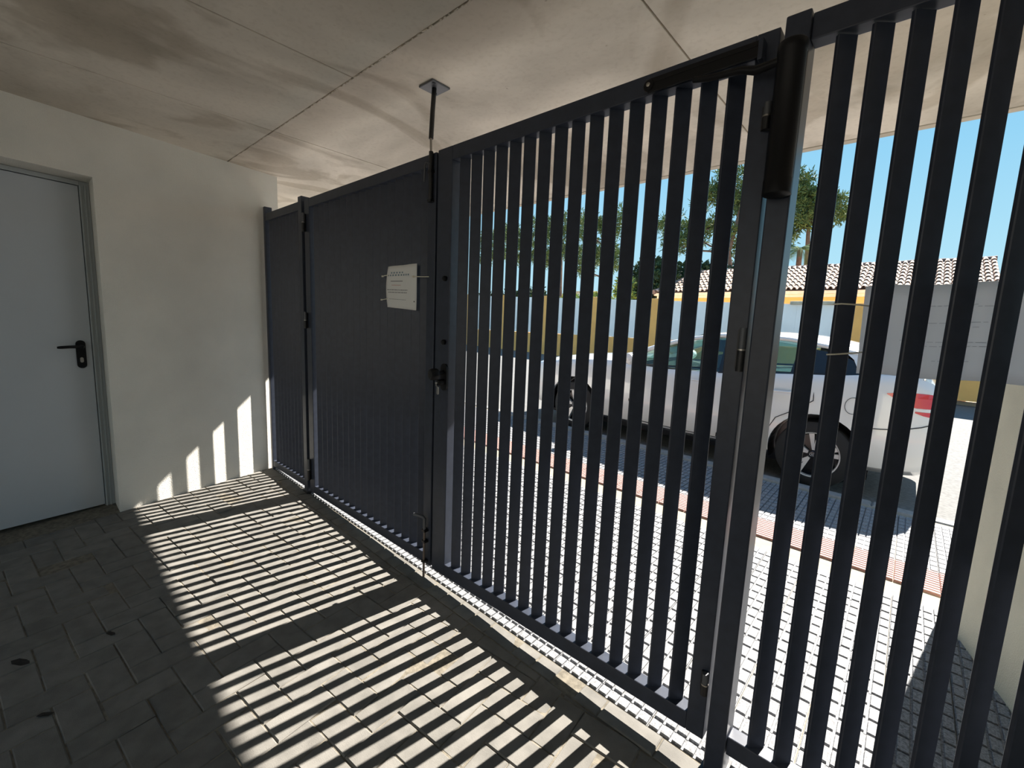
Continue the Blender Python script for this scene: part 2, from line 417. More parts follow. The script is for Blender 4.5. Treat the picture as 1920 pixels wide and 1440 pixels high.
# ------------------------------------------------------------ ceiling: cast panels with recessed joints
ce = MB().box(-5, 7.5, -4.3, 1.949, HC + 0.012, HC + 0.28).build('ceiling', M['ceiling']); tag(ce, kind='structure')
J = 0.004
def cpan(x0, x1, y0, y1):
    MB().box(x0 + J, x1 - J, y0 + J, y1 - J, HC, HC + 0.03).build('ceiling_panel', M['ceiling'], ce, bevel=0.002)
for x0, x1 in ((-5, -1.2), (-1.2, 0.955), (0.955, 1.95), (1.95, 4.3), (4.3, 7.5)):
    for y0, y1 in ((-4.3, -2.7), (-2.7, -0.27)): cpan(x0, x1, y0, y1)
for x0, x1 in ((-5, -1.3), (-1.3, 0.955), (0.955, 3.252), (3.252, 5.6), (5.6, 7.5)): cpan(x0, x1, -0.27, 1.885)
MB().box(-5, 7.5, 1.891, 1.949, HC - 0.002, HC + 0.28).build('slab_edge', M['slab_edge'], ce, bevel=0.004)
# mortar burrs along joint
bb = MB()
for k in range(160):
    x = random.uniform(0.1, 3.2); bb.prism([(x, -.27 - random.uniform(0, .006)), (x + random.uniform(.004, .02), -.273), (x + .006, -.267)], HC - random.uniform(.001, .004), HC)
tag(bb.build('mortar_burrs', M['ceiling'], ce), kind='stuff')

# ------------------------------------------------------------ door
dr = thing('door_1', (wl(-1.6, DOFF), -1.6, 0), kind='structure')
du = Vector((-T * -1, 0)); 
ang = math.atan2(1, T)                                     # direction of +y along the wall
def dp(y_, out):                                           # point on door plane, out = towards the room
    n_ = Vector((1, -T)).normalized(); base = Vector((wl(y_, DOFF), y_)); q = base + n_ * out; return (q.x, q.y)
def dslab(y0, y1, z0, z1, o0, o1, name, m, parent=dr, bevel=0.0):
    p = [dp(y0, o0), dp(y1, o0), dp(y1, o1), dp(y0, o1)]
    if area(p) < 0: p = p[::-1]
    return MB().prism(p, z0, z1).build(name, m, parent, bevel=bevel)
dslab(-1.112, -2.06, 0.030, 2.162, -0.03, 0.0, 'door_leaf', M['door'], bevel=0.003)
b = MB()
for (y0, y1, z0, z1) in ((-1.0602, -1.1085, 0, 2.193), (-2.064, -2.118, 0, 2.193), (-1.1085, -2.064, 2.166, 2.193)):
    p = [dp(y0, -0.06), dp(y1, -0.06), dp(y1, 0.004), dp(y0, 0.004)]
    if area(p) < 0: p = p[::-1]
    b.prism(p, z0, z1)
b.build('door_frame', M['door_frame'], dr, bevel=0.002)
b = MB()
for (y0, y1, z0, z1) in ((-1.080, -1.086, 0, 2.17), (-1.101, -1.105, 0, 2.16)):
    p = [dp(y0, 0.004), dp(y1, 0.004), dp(y1, 0.010), dp(y0, 0.010)]
    if area(p) < 0: p = p[::-1]
    b.prism(p, z0, z1)
b.build('frame_bead', M['door_frame'], dr)
# handle: long rounded plate, lever, key cylinder
def plate_pts(yc, zc, hw, hh, n=10):
    pts = []
    for k in range(n + 1): t = math.pi * k / n; pts.append((yc + hw * math.cos(t), zc + (hh - hw) + hw * math.sin(t)))
    for k in range(n + 1): t = math.pi + math.pi * k / n; pts.append((yc + hw * math.cos(t), zc - (hh - hw) + hw * math.sin(t)))
    return pts
def yz_extrude(pts, o0, o1, name, m, parent, bevel=0.0):
    n = len(pts); v = []
    for o_ in (o0, o1):
        for (yy, zz) in pts: q = dp(yy, o_); v.append((q[0], q[1], zz))
    f = [tuple(range(n)), tuple(range(n, 2 * n))[::-1]] + [(i, (i + 1) % n, n + (i + 1) % n, n + i) for i in range(n)]
    return MB().add(v, f).build(name, m, parent, bevel=bevel)
hd = yz_extrude(plate_pts(-1.168, 1.087, 0.024, 0.092), 0.0, 0.009, 'door_handle', M['black_plastic'], dr, 0.002)
hp = lambda yy, zz, o_: (*dp(yy, o_), zz)
MB().tube([hp(-1.168, 1.138, .005), hp(-1.168, 1.138, .040), hp(-1.174, 1.139, .048), hp(-1.192, 1.14, .052), hp(-1.24, 1.139, .052), hp(-1.272, 1.137, .050), hp(-1.288, 1.136, .045)], [.011, .011, .011, .010, .0095, .0095, .007], 12).build('lever', M['black_plastic'], hd, smooth=True)
yz_extrude(plate_pts(-1.169, 1.05, 0.0085, 0.017), 0.009, 0.012, 'key_cylinder', M['steel'], hd)

# ------------------------------------------------------------ fence and gate
TH_ = math.radians(42); SL, ST = 0.050, 0.012
def slat_mesh(z0, z1):
    c = 0.0022; pts = [(c, 0), (SL - c, 0), (SL, c), (SL, ST - c), (SL - c, ST), (c, ST), (0, ST - c), (0, c)]
    pts = [rot2(x_, y_, TH_) for x_, y_ in pts]
    return MB().prism(pts, z0, z1).mesh('slat', M['gate'])
ZB0, ZB1, ZT0, ZT1 = 0.064, 0.1235, 2.150, 2.2095
sm = slat_mesh(ZB1 - .002, ZT0 + .002)
def put_slats(parent, xs):
    for x_ in xs:
        o = bpy.data.objects.new('slat', sm); o.location = Vector((x_, -0.008, 0)) - origin(parent); link(o, parent)
def bar(parent, name, x0, x1, z0, z1, y0=FY0, y1=FY1, m='gate', bev=0.003):
    return MB().box(x0, x1, y0, y1, z0, z1).build(name, M[m], parent, bevel=bev)
# left fixed panel
fp = thing('fence_panel', (0.4, 0, 0), 'narrow fixed anthracite louvre panel between the plaster wall and the gate', 'fence panel')
bar(fp, 'post', 0.020, 0.058, 0.03, 2.265, -0.020, 0.036)
bar(fp, 'rail', 0.058, 0.699, ZB0 + .012, ZB1 + .006); bar(fp, 'rail', 0.058, 0.699, ZT0, ZT1)
put_slats(fp, [0.106 + 0.0665 * k for k in range(9)])
# posts
gp1 = thing('gate_post', (0.73, 0, 0), 'slim anthracite post between the narrow fixed panel and the left leaf', 'post')
bar(gp1, 'post_tube', 0.700, 0.760, flz(.73, 0) - .01, 2.240, -0.024, 0.04)
MB().box(0.694, 0.766, -0.032, 0.046, flz(.73, 0) - .01, flz(.73, 0) + 0.014).build('base_plate', M['gate_black'], gp1)
gp2 = thing('gate_post', (3.779, 0, 0), 'thick glossy anthracite post holding the black gate closer', 'post')
bar(gp2, 'post_tube', 3.750, 3.808, -0.06, 2.226, -0.030, 0.054, bev=0.004)
MB().box(3.742, 3.816, -0.038, 0.062, -0.06, flz(3.78, 0) + 0.008).build('base_plate', M['gate_black'], gp2)
# left leaf
gl = thing('gate_leaf', (0.80, 0, 0.05), 'left anthracite gate leaf whose slats overlap, with the paper notice', 'gate')
bar(gl, 'stile', 0.790, 0.868, ZB0, ZT1); bar(gl, 'stile', 2.213, 2.278, ZB0, ZT1)
bar(gl, 'rail', 0.868, 2.213, ZB0, ZB1); bar(gl, 'rail', 0.868, 2.213, ZT0, ZT1)
put_slats(gl, [0.9108 + 0.0771 * k for k in range(17)])
MB().box(.757, .800, FY1 + .005, FY1 + .009, ZB0, ZT1).build('sun_cover_strip', M['gate_black'], gl)  # added strip, blocks sun that would leak between post and hinge stile
# right leaf
gr = thing('gate_leaf', (3.70, 0, 0.05), 'right anthracite gate leaf with open slats and the lock', 'gate')
bar(gr, 'stile', 2.292, 2.398, ZB0 - .006, ZT1 + .004); bar(gr, 'stile', 3.680, 3.737, ZB0 - .006, ZT1 + .004)
bar(gr, 'rail', 2.398, 3.680, ZB0 - .006, ZB1); bar(gr, 'rail', 2.398, 3.680, ZT0, ZT1 + .004)
put_slats(gr, [2.441 + 0.0782 * k for k in range(16)])
# astragal strip closing the meeting gap from outside, widened to stop leaking sun
MB().box(2.262, 2.308, FY1 + .001, FY1 + .005, ZB0, ZT1).build('sun_cover_strip', M['gate_black'], gl)
# right fixed panel
fr = thing('fence_panel', (4.4, 0, 0), 'fixed louvre fence panel at right with the white board tied on', 'fence panel')
bar(fr, 'rail', 3.809, 4.94, ZB0 - .006, ZB1 - .002, -.016, .036); bar(fr, 'rail', 3.809, 4.94, ZT0 + .005, ZT1 + .01, -.016, .036)
put_slats(fr, [3.868 + 0.0718 * k for k in range(15)])
bar(fr, 'post', 4.94, 4.985, -.05, 2.25)
# hinges
def hinge(parent, x_, z0, z1, side=1):
    zc = (z0 + z1) / 2; h = None
    h = MB().tube([(x_, -.036, z0), (x_, -.036, zc - .002)], .011, 12).build('hinge', M['gate_black'], parent, smooth=True)
    MB().tube([(x_, -.036, zc + .002), (x_, -.036, z1)], .010, 12).build('hinge_barrel', M['darksteel'], h, smooth=True)
    MB().tube([(x_, -.036, zc - .002), (x_, -.036, zc + .002)], .0115, 12).build('hinge_ring', M['steel'], h, smooth=True)
    MB().box(x_ - .016, x_ + .004, -.027, -.0185, z0 + .005, z1 - .005).build('hinge_leaf', M['gate_black'], h)
for z0, z1 in ((1.289, 1.415), (0.235, 0.31), (1.95, 2.02)): hinge(gr, 3.731, z0, z1)
for z0, z1 in ((1.985, 2.112), (1.307, 1.425), (0.16, 0.325)): hinge(gl, 0.815, z0, z1)
# lock on right leaf: black plate, keyhole boss, knob; bolts above
lp = MB()
lx = 2.418
def xz_plate(xc, zc, hw, hh, y0, y1, n=8):
    pts = [(xc + hw * math.cos(math.pi * k / n), zc + hh - hw + hw * math.sin(math.pi * k / n)) for k in range(n + 1)] + [(xc + hw * math.cos(math.pi + math.pi * k / n), zc - hh + hw + hw * math.sin(math.pi + math.pi * k / n)) for k in range(n + 1)]
    m_ = len(pts); v = [(a, y0, c_) for a, c_ in pts] + [(a, y1, c_) for a, c_ in pts]
    return MB().add(v, [tuple(range(m_)), tuple(range(m_, 2 * m_))[::-1]] + [(i, (i + 1) % m_, m_ + (i + 1) % m_, m_ + i) for i in range(m_)])
lk = xz_plate(2.375, 1.122, .024, .068, -.018, -.028).build('lock_plate', M['black_plastic'], gr)
MB().lathe([(.016, 0), (.016, .03), (.013, .034)], (2.375, -.028, 1.096), (0, -1, 0), 16).build('key_boss', M['black_plastic'], lk, smooth=True)
MB().tube([(2.375, -.028, 1.146), (2.373, -.062, 1.142)], .010, 12).build('knob_neck', M['black_plastic'], lk, smooth=True)
MB().lathe([(.010, 0), (.027, .006), (.030, .012), (.029, .040), (.024, .046), (0, .047)], (2.373, -.058, 1.138), (-.25, -1, 0), 20).build('knob', M['black_plastic'], lk, smooth=True)
for z_ in (1.606, 1.296):
    MB().lathe([(.013, 0), (.013, .012), (.008, .017), (0, .018)], (2.366, -.018, z_), (0, -1, 0), 12).build('bolt', M['black_plastic'], gr, smooth=True)
ky = thing('key', (2.38, -.062, 1.06), 'small metal key hanging from the gate lock', 'key')
MB().box(2.372, 2.378, -.078, -.0625, 1.092, 1.100).build('key_blade', M['steel'], ky)
MB().tube([(2.375, -.072, 1.096), (2.378, -.075, 1.084), (2.380, -.070, 1.074)], .002, 8).build('key_ring', M['steel'], ky)
xz_plate(2.381, 1.058, .0075, .020, -.066, -.069).build('spare_key', M['steel'], ky)
# drop bolt at the meeting stile, top bolt and ceiling rod
db = thing('drop_bolt', (2.247, -.03, 0), 'thin steel drop bolt standing in the paving at the gate meeting stile', 'bolt')
MB().tube([(2.247, -.036, flz(2.25, 0) - .004), (2.249, -.036, .28)], .0065, 10).build('bolt_rod', M['rod'], db, smooth=True)
MB().tube([(2.249, -.036, .27), (2.249, -.036, .335), (2.242, -.040, .345), (2.20, -.062, .352), (2.192, -.066, .352)], .0085, 10).build('bolt_handle', M['darksteel'], db, smooth=True)
for z_ in (.085, .20, .262):
    MB().box(2.236, 2.262, -.046, -.0185, z_, z_ + .012).build('bolt_guide', M['gate_black'], db)
tb = thing('top_bolt', (2.25, -.03, 2.0), 'black sliding bolt near the top of the left gate leaf', 'bolt')
MB().tube([(2.252, -.030, 1.985), (2.252, -.030, 2.212)], .011, 12).build('bolt_barrel', M['gate_black'], tb, smooth=True)
MB().box(2.238, 2.266, -.040, -.0185, 1.978, 1.990).build('bolt_guide', M['gate_black'], tb)
MB().box(2.238, 2.266, -.040, -.0185, 2.115, 2.128).build('bolt_guide', M['gate_black'], tb)
MB().tube([(2.252, -.038, 2.155), (2.243, -.055, 2.155), (2.240, -.058, 2.145), (2.238, -.058, 2.07)], .0045, 8).build('bolt_handle', M['darksteel'], tb, smooth=True)
cr = thing('ceiling_rod', (2.205, .02, HC), 'dark steel rod hanging from a square plate on the concrete ceiling', 'rod')
pl = MB().box(2.149, 2.259, -.033, .075, HC - .010, HC - .0005).build('plate', M['darksteel'], cr, bevel=.003)
for dx in (-.038, .038):
    MB().lathe([(.009, 0), (.009, .004), (0, .005)], (2.204 + dx, .021 - dx * .9, HC - .010), (0, 0, -1), 6).build('screw', M['darksteel'], pl)
MB().tube([(2.206, .018, HC - .01), (2.226, -.006, 2.40), (2.244, -.026, 2.275)], .0115, 12).build('rod', M['gate_black'], cr, smooth=True)
MB().tube([(2.244, -.026, 2.277), (2.252, -.030, 2.205)], .0065, 10).build('threaded_end', M['steel'], cr, smooth=True)
# gate closer: cylinder on post, folding arm, channel on the leaf
gc = thing('gate_closer', (3.78, -.07, 1.93), 'black cylindrical gate closer with folding arm on the thick post', 'gate closer')
cxp = 3.783
MB().lathe([(.0, 0), (.030, .001), (.034, .004), (.034, .040), (.0325, .042), (.0325, .345), (.034, .347), (.034, .368), (.031, .372), (0, .372)], (cxp, -.072, 1.762), (0, 0, 1), 28).build('cylinder', M['black_plastic'], gc, smooth=True)
MB().box(cxp - .03, cxp + .028, -.045, -.0305, 1.768, 2.13).build('back_plate', M['black_plastic'], gc, bevel=.003)
MB().tube([(cxp - .03, -.072, 2.098), (3.70, -.070, 2.095), (3.665, -.068, 2.108), (3.57, -.064, 2.118), (3.53, -.060, 2.128)], [.011, .012, .010, .009, .008], 10).build('arm', M['black_plastic'], gc, smooth=True)
ch = MB()
ch.box(3.383, 3.700, -.056, -.0185, 2.164, 2.178); ch.box(3.383, 3.700, -.056, -.050, 2.136, 2.164); ch.build('channel', M['black_plastic'], gc, bevel=.002)
MB().box(3.696, 3.708, -.058, -.0185, 2.128, 2.182).build('end_cap', M['gate'], gc, bevel=.002)
MB().lathe([(.017, 0), (.017, .010), (.015, .012), (0, .012)], (3.386, -.048, 2.158), (0, -1, 0), 16).build('channel_end', M['black_plastic'], gc, smooth=True)
MB().lathe([(.0065, 0), (.0065, .002), (0, .003)], (3.386, -.060, 2.159), (0, -1, 0), 12).build('screw', M['steel'], gc)

# ------------------------------------------------------------ notice, board, cable ties
pn = thing('paper_notice', (2.0, -.02, 1.56), 'white laminated notice tied to the left gate leaf', 'notice')
rows = []
PXL, PXR, PZT, PZB = 1.862, 2.142, 1.690, 1.466
def psurf(u, v, off=0.0):                                  # u 0..1 left-right, v 0..1 top-bottom, slightly buckled
    x_ = PXL + (PXR - PXL) * u + 0.012 * (1 - u) * -math.sin(v * 3.1) * 1.0 - 0.02 * v * u
    z_ = PZT + (PZB - PZT) * v - 0.016 * u * v
    y_ = -0.019 - 0.006 * math.sin(v * 2.6 + u * 2) - 0.004 * math.sin(u * 9) - off
    return (x_, y_, z_)
b = MB(); b.grid([[psurf(i / 12, j / 10) for i in range(13)] for j in range(11)])
sh = b.build('sheet', M['paper'], pn, smooth=True); so = sh.modifiers.new('t', 'SOLIDIFY'); so.thickness = 0.0006
def mark(u0, u1, v0, v1, m, b_=None, par=None):
    b2 = b_ or MB(); n = max(1, int((u1 - u0) * 14))
    b2.grid([[psurf(u0 + (u1 - u0) * i / n, v, 0.0012) for i in range(n + 1)] for v in (v0, v1)])
    return b2
b = MB()
for k in range(5): mark(.175 + k * .083, .215 + k * .083, .148, .182, None, b)
for k in range(9): mark(.065 + k * .083, .105 + k * .083, .205, .24, None, b)
tag(b.build('heading_print', M['ink_blue'], pn), kind='stuff')
b = MB(); mark(.19, .55, .355, .372, None, b)
for v_, u0, u1 in ((.56, .06, .72), (.62, .10, .70), (.785, .12, .66)):
    u_x = u0
    while u_x < u1:
        l_ = random.uniform(.03, .09); mark(u_x, min(u1, u_x + l_), v_, v_ + (.016 if v_ < .7 else .009), None, b); u_x += l_ + .012
tag(b.build('text_print', M['ink'], pn), kind='stuff')
b = MB(); mark(.225, .49, .452, .464, None, b); b.build('red_line_print', M['ink_red'], pn)
b = MB(); mark(.925, .955, .80, .825, None, b); b.build('punched_hole', M['gate_black'], pn)
def tie(pts, r, head, label):
    t_ = thing('cable_tie', pts[0], label, 'cable tie', 'cable ties holding the notice and the board')
    MB().tube(pts, r, 6).build('strap', M['tie'], t_)
    hx, hy, hz = head; MB().box(hx - .005, hx + .005, hy - .004, hy + .003, hz - .004, hz + .004).build('head', M['tie'], t_)
tie([(1.797, -.012, 1.640), (1.825, -.019, 1.642), (1.885, -.026, 1.643)], .0022, (1.797, -.014, 1.640), 'white cable tie at the upper left corner of the notice')
tie([(1.787, -.012, 1.508), (1.825, -.019, 1.510), (1.872, -.028, 1.513)], .0022, (1.787, -.014, 1.508), 'white cable tie at the lower left corner of the notice')
tie([(2.115, -.032, 1.624), (2.144, -.030, 1.623), (2.20, -.022, 1.621), (2.236, -.021, 1.620)], .0024, (2.120, -.034, 1.624), 'white cable tie from the notice to the meeting stile')
# white board tied outside the right panel
sb = thing('sign_board', (4.15, .052, 1.42), 'white board seen from behind, tied outside the right fence panel', 'sign')
b = MB()
BX0, BX1 = 3.989, 4.305
def bs(u, v, o_=0.0): return (BX0 + (BX1 - BX0) * u + .006 * v, .050 + .004 * math.sin(u * 7) + o_, 1.534 - .228 * v + .005 * u + .002 * math.sin(u * 11))
b.grid([[bs(i / 14, j / 6) for i in range(15)] for j in range(7)])
sh = b.build('sheet', M['board'], sb, smooth=True); so = sh.modifiers.new('t', 'SOLIDIFY'); so.thickness = 0.0008; so.offset = 1
b = MB()
for v_, a_, c_ in ((.22, .28, .62), (.24, .66, .84), (.40, .36, .70), (.45, .55, .68), (.60, .25, .50), (.605, .52, .80), (.645, .30, .74), (.80, .45, .66)):
    u_x = a_
    while u_x < c_:
        l_ = random.uniform(.02, .06); b.grid([[bs(u_x + l_ * i / 2, v, -.0025) for i in range(3)] for v in (v_, v_ + .008)]); u_x += l_ + .012
tag(b.build('show_through_print', M['ink_faint'], sb), kind='stuff')
tie([(3.932, -.012, 1.484), (3.950, -.016, 1.485), (3.985, .014, 1.484), (4.012, .048, 1.481)], .0022, (4.012, .044, 1.481), 'upper beige cable tie around the second slat right of the thick post')
tie([(3.932, -.012, 1.353), (3.950, -.016, 1.355), (3.985, .014, 1.360), (4.008, .048, 1.364)], .0022, (4.008, .044, 1.364), 'lower beige cable tie around the second slat right of the thick post')

# ------------------------------------------------------------ debris on the paving
for k, (x_, y_, a_) in enumerate(((1.638, -1.263, .5), (1.596, -1.529, .6), (1.985, -1.473, 1.0), (1.857, -.452, .7))):
    c_, s_ = math.cos(a_), math.sin(a_); L = (.026, .045, .026, .014)[k]
    pts = [(-L, 0), (-L * .4, -L * .35), (L * .5, -L * .3), (L, 0), (L * .4, L * .4), (-L * .5, L * .3)]
    v = [(x_ + p_[0] * c_ - p_[1] * s_, y_ + p_[0] * s_ + p_[1] * c_, flz(x_, y_) + .002 + .004 * (i % 2)) for i, p_ in enumerate(pts)] + [(x_, y_, flz(x_, y_) + .006)]
    o = MB().add(v, [(i, (i + 1) % 6, 6) for i in range(6)]).build('dry_leaf', M['dry'])
    so = o.modifiers.new('t', 'SOLIDIFY'); so.thickness = .001
    lab = ['dark dry leaf on the shaded paving near the light stripes', 'larger dark dry leaf on the shaded paving at far left', 'dark dry scrap in a paver joint at bottom left', 'tiny dark leaf on the sunlit striped paving'][k]
    tag(o, lab, 'leaf')

# ------------------------------------------------------------ car
car = thing('car', (3.567, 4.735, -0.12), 'white fastback car parked at the kerb behind the fence', 'car')
HW = 0.965
def interp(tab, x_):
    if x_ <= tab[0][0]: return tab[0][1:]
    for a, b_ in zip(tab, tab[1:]):
        if x_ <= b_[0]:
            t = (x_ - a[0]) / (b_[0] - a[0]); return tuple(p_ + (q_ - p_) * t for p_, q_ in zip(a[1:], b_[1:]))
    return tab[-1][1:]
ST_ = [(-3.98, .40, .66, .60, .02), (-3.92, .30, .78, .76, .03), (-3.75, .25, .87, .88, .05), (-3.5, .24, .92, .93, .06), (-3.2, .235, .97, .955, .06), (-2.9, .23, 1.0, HW, .06), (-2.6, .23, 1.03, HW, .05), (-2.35, .23, 1.04, HW, .03), (-2.1, .23, 1.02, HW, 0),
       (-1.7, .23, 1.01, HW, 0), (-1.2, .23, 1.04, HW, 0), (-.7, .23, 1.085, HW, 0), (-.3, .23, 1.125, HW, 0), (0, .24, 1.15, HW, 0), (.2, .25, 1.18, .955, 0), (.4, .26, 1.20, .935, .0), (.57, .27, 1.20, .905, .01), (.68, .29, 1.16, .88, .01), (.76, .33, 1.09, .855, .0), (.80, .38, 1.0, .83, .0)]
def wid(x_): return interp([(s_[0], s_[3]) for s_ in ST_], x_)[0]
def sect(s_):
    x_, zb, zt, w_, c = s_; h = zt - zb
    half = [(0.0, zb), (.80 * w_, zb), (.935 * w_, zb + .06 * h + .01), (.985 * w_, zb + .22 * h), (w_, zb + .45 * h), (w_ * .995, zb + .66 * h), (w_ * .975, zb + .86 * h), (w_ * .95, zb + .95 * h), (w_ * .915, zt), (w_ * .6, zt + c), (0.0, zt + c * 1.3)]
    return [(x_, -a, b_) for a, b_ in half] + [(x_, a, b_) for a, b_ in half[::-1][1:-1]]
# denser stations
dense = []
for a, b_ in zip(ST_, ST_[1:]):
    n = 2 if b_[0] - a[0] > .2 else 1
    for k in range(n): t = k / n; dense.append(tuple(p_ + (q_ - p_) * t for p_, q_ in zip(a, b_)))
dense.append(ST_[-1])
b = MB(); secs = [sect(s_) for s_ in dense]; b.grid(secs, closed=True); n = len(secs[0])
k0 = (len(secs) - 1) * n; b.f += [tuple(range(n))[::-1], tuple(range(k0, k0 + n))]
body = b.build('body_shell', M['carpaint'], car, smooth=True, local=True)
WHEELS = ((-0.09, -1), (-2.97, -1), (-0.09, 1), (-2.97, 1)); WR = 0.338
cut = MB()
for wx, sd in WHEELS:
    y0, y1 = sorted((sd * .62, sd * 1.2)); cut.lathe([(.405, y0), (.405, y1)], (wx, 0, .35), (0, 1, 0), 40)
co = cut.build('cut', M['trim'], None, local=True); co.parent = car
bm_ = body.modifiers.new('b', 'BOOLEAN'); bm_.object = co; bm_.solver = 'EXACT'
dg = bpy.context.evaluated_depsgraph_get(); dg.update()
me = bpy.data.meshes.new_from_object(body.evaluated_get(dg), depsgraph=dg)
body.modifiers.clear(); body.data = me; me.name = 'body_shell'; bpy.data.objects.remove(co)
while len(me.materials) > 1: me.materials.pop(index=len(me.materials) - 1)
me.polygons.foreach_set('material_index', [0] * len(me.polygons)); me.polygons.foreach_set('use_smooth', [True] * len(me.polygons)); me.set_sharp_from_angle(angle=math.radians(35))
b = MB()
for wx, sd in WHEELS:
    y0, y1 = sorted((sd * .63, sd * (wid(wx) - .05)))
    rows = []; b = MB()
    for k in range(25):
        t = math.radians(-18 + 216 * k / 24); rows.append([(wx + .40 * math.cos(t), y0, .35 + .40 * math.sin(t)), (wx + .40 * math.cos(t), y1, .35 + .40 * math.sin(t))])
    b.grid(rows)
    b.lathe([(.39, sd * .63), (.39, sd * .64)], (wx, 0, .35), (0, 1, 0), 24)
    tag(b.build('arch_liner', M['trim'], car, local=True), kind=None)
# underbody
MB().box(-3.5, .35, -.70, .70, .15, .26).build('underbody', M['trim'], car, local=True)
for wx, sd in WHEELS:
    we = bpy.data.objects.new('wheel', None); we.location = (wx, sd * .83, WR); link(we, car)
    ax = (0, sd, 0)
    MB().lathe([(.215, -.11), (.30, -.115), (.330, -.10), (WR, -.07), (WR, .06), (.330, .088), (.30, .105), (.235, .108), (.228, .10), (.215, .09)], (0, 0, 0), ax, 48, False).build('tyre', M['tyre'], we, smooth=True, local=True)
    MB().lathe([(.0, .02), (.20, .02), (.215, .045), (.222, .085)], (0, 0, 0), ax, 40, False).build('rim_well', M['trim'], we, smooth=True, local=True)
    MB().lathe([(.214, .075), (.219, .098), (.232, .102), (.233, .094), (.222, .07)], (0, 0, 0), ax, 48, False).build('rim_lip', M['alloy'], we, smooth=True, local=True)
    for k in range(5):
        t0 = 2 * math.pi * k / 5 + .3; b = MB()
        for dd in (-.17, .17):
            t = t0 + dd; c_, s_ = math.cos(t), math.sin(t); c0, s0 = math.cos(t0 + dd * .3), math.sin(t0 + dd * .3)
            pin = Vector((c0 * .045, 0, s0 * .045)); pout = Vector((c_ * .222, 0, s_ * .222)); tg = Vector((-s_, 0, c_))
            w0, w1 = .010, .023
            pts = [pin - tg * w0, pin + tg * w0, pout + tg * w1, pout - tg * w1]
            v = [(q.x, sd * (.055 + (.035 if i > 1 else .02)), q.z) for i, q in enumerate(pts)] + [(q.x, sd * .035, q.z) for q in pts]
            b.add(v, [(0, 1, 2, 3), (4, 5, 6, 7), (0, 1, 5, 4), (1, 2, 6, 5), (2, 3, 7, 6), (3, 0, 4, 7)])
        b.build('spoke', M['alloy'], we, local=True)
    hub = MB().lathe([(.036, .04), (.036, .082), (.030, .088), (0, .089)], (0, 0, 0), ax, 24).build('hub_cap', M['trim'], we, smooth=True, local=True)
    b = MB()
    ring = [(.024 * math.cos(t), sd * .090, .016 * math.sin(t)) for t in [2 * math.pi * k / 16 for k in range(17)]]
    b.tube(ring, .0018, 6); b.tube([(-.010, sd * .090, -.010), (-.004, sd * .090, .012)], .0016, 5); b.tube([(.004, sd * .090, -.012), (.010, sd * .090, .010)], .0016, 5); b.tube([(-.007, sd * .090, -.002), (.007, sd * .090, .002)], .0016, 5)
    b.build('emblem', M['alloy'], hub, local=True)
# glasshouse
def gy(z_): return .885 - .19 * max(0, min(1.1, (z_ - 1.05) / .40))
def patch(poly, sd, name, m, off=.0, th=.006, par=car):
    v = [(x_, sd * (gy(z_) + off), z_) for x_, z_ in poly] + [(x_, sd * (gy(z_) + off + th), z_) for x_, z_ in poly]; n = len(poly)
    return MB().add(v, [tuple(range(n)), tuple(range(n, 2 * n))[::-1]] + [(i, (i + 1) % n, n + (i + 1) % n, n + i) for i in range(n)]).build(name, m, par, local=True)
RL = [(-2.38, .87, 1.05), (-2.05, .80, 1.20), (-1.79, .755, 1.305), (-1.5, .72, 1.395), (-1.2, .70, 1.455), (-.8, .69, 1.48), (-.46, .69, 1.465), (-.14, .70, 1.42), (.2, .73, 1.355), (.45, .755, 1.285), (.64, .775, 1.215)]
RC = [(-2.5, 1.07), (-2.03, 1.26), (-1.77, 1.37), (-1.33, 1.49), (-.99, 1.53), (-.57, 1.54), (-.28, 1.525), (-.02, 1.49), (.2, 1.44), (.45, 1.35), (.66, 1.25)]
def rc(x_): return interp([(a, b_) for a, b_ in RC], x_)[0]
def rl(x_): return interp(RL, x_)
b = MB(); rows = []
for k in range(25):
    x_ = -1.45 + (1.65) * k / 24; ye, ze = rl(x_); zc = rc(x_)
    rows.append([(x_ - .03 * (1 - (j / 6) ** 2) * (1 if k == 0 else 0), ye * j / 6, zc + (ze + .01 - zc) * (abs(j) / 6) ** 2.4) for j in range(-6, 7)])
b.grid(rows); o = b.build('roof', M['carpaint'], car, smooth=True, local=True); q = o.modifiers.new('t', 'SOLIDIFY'); q.thickness = .025
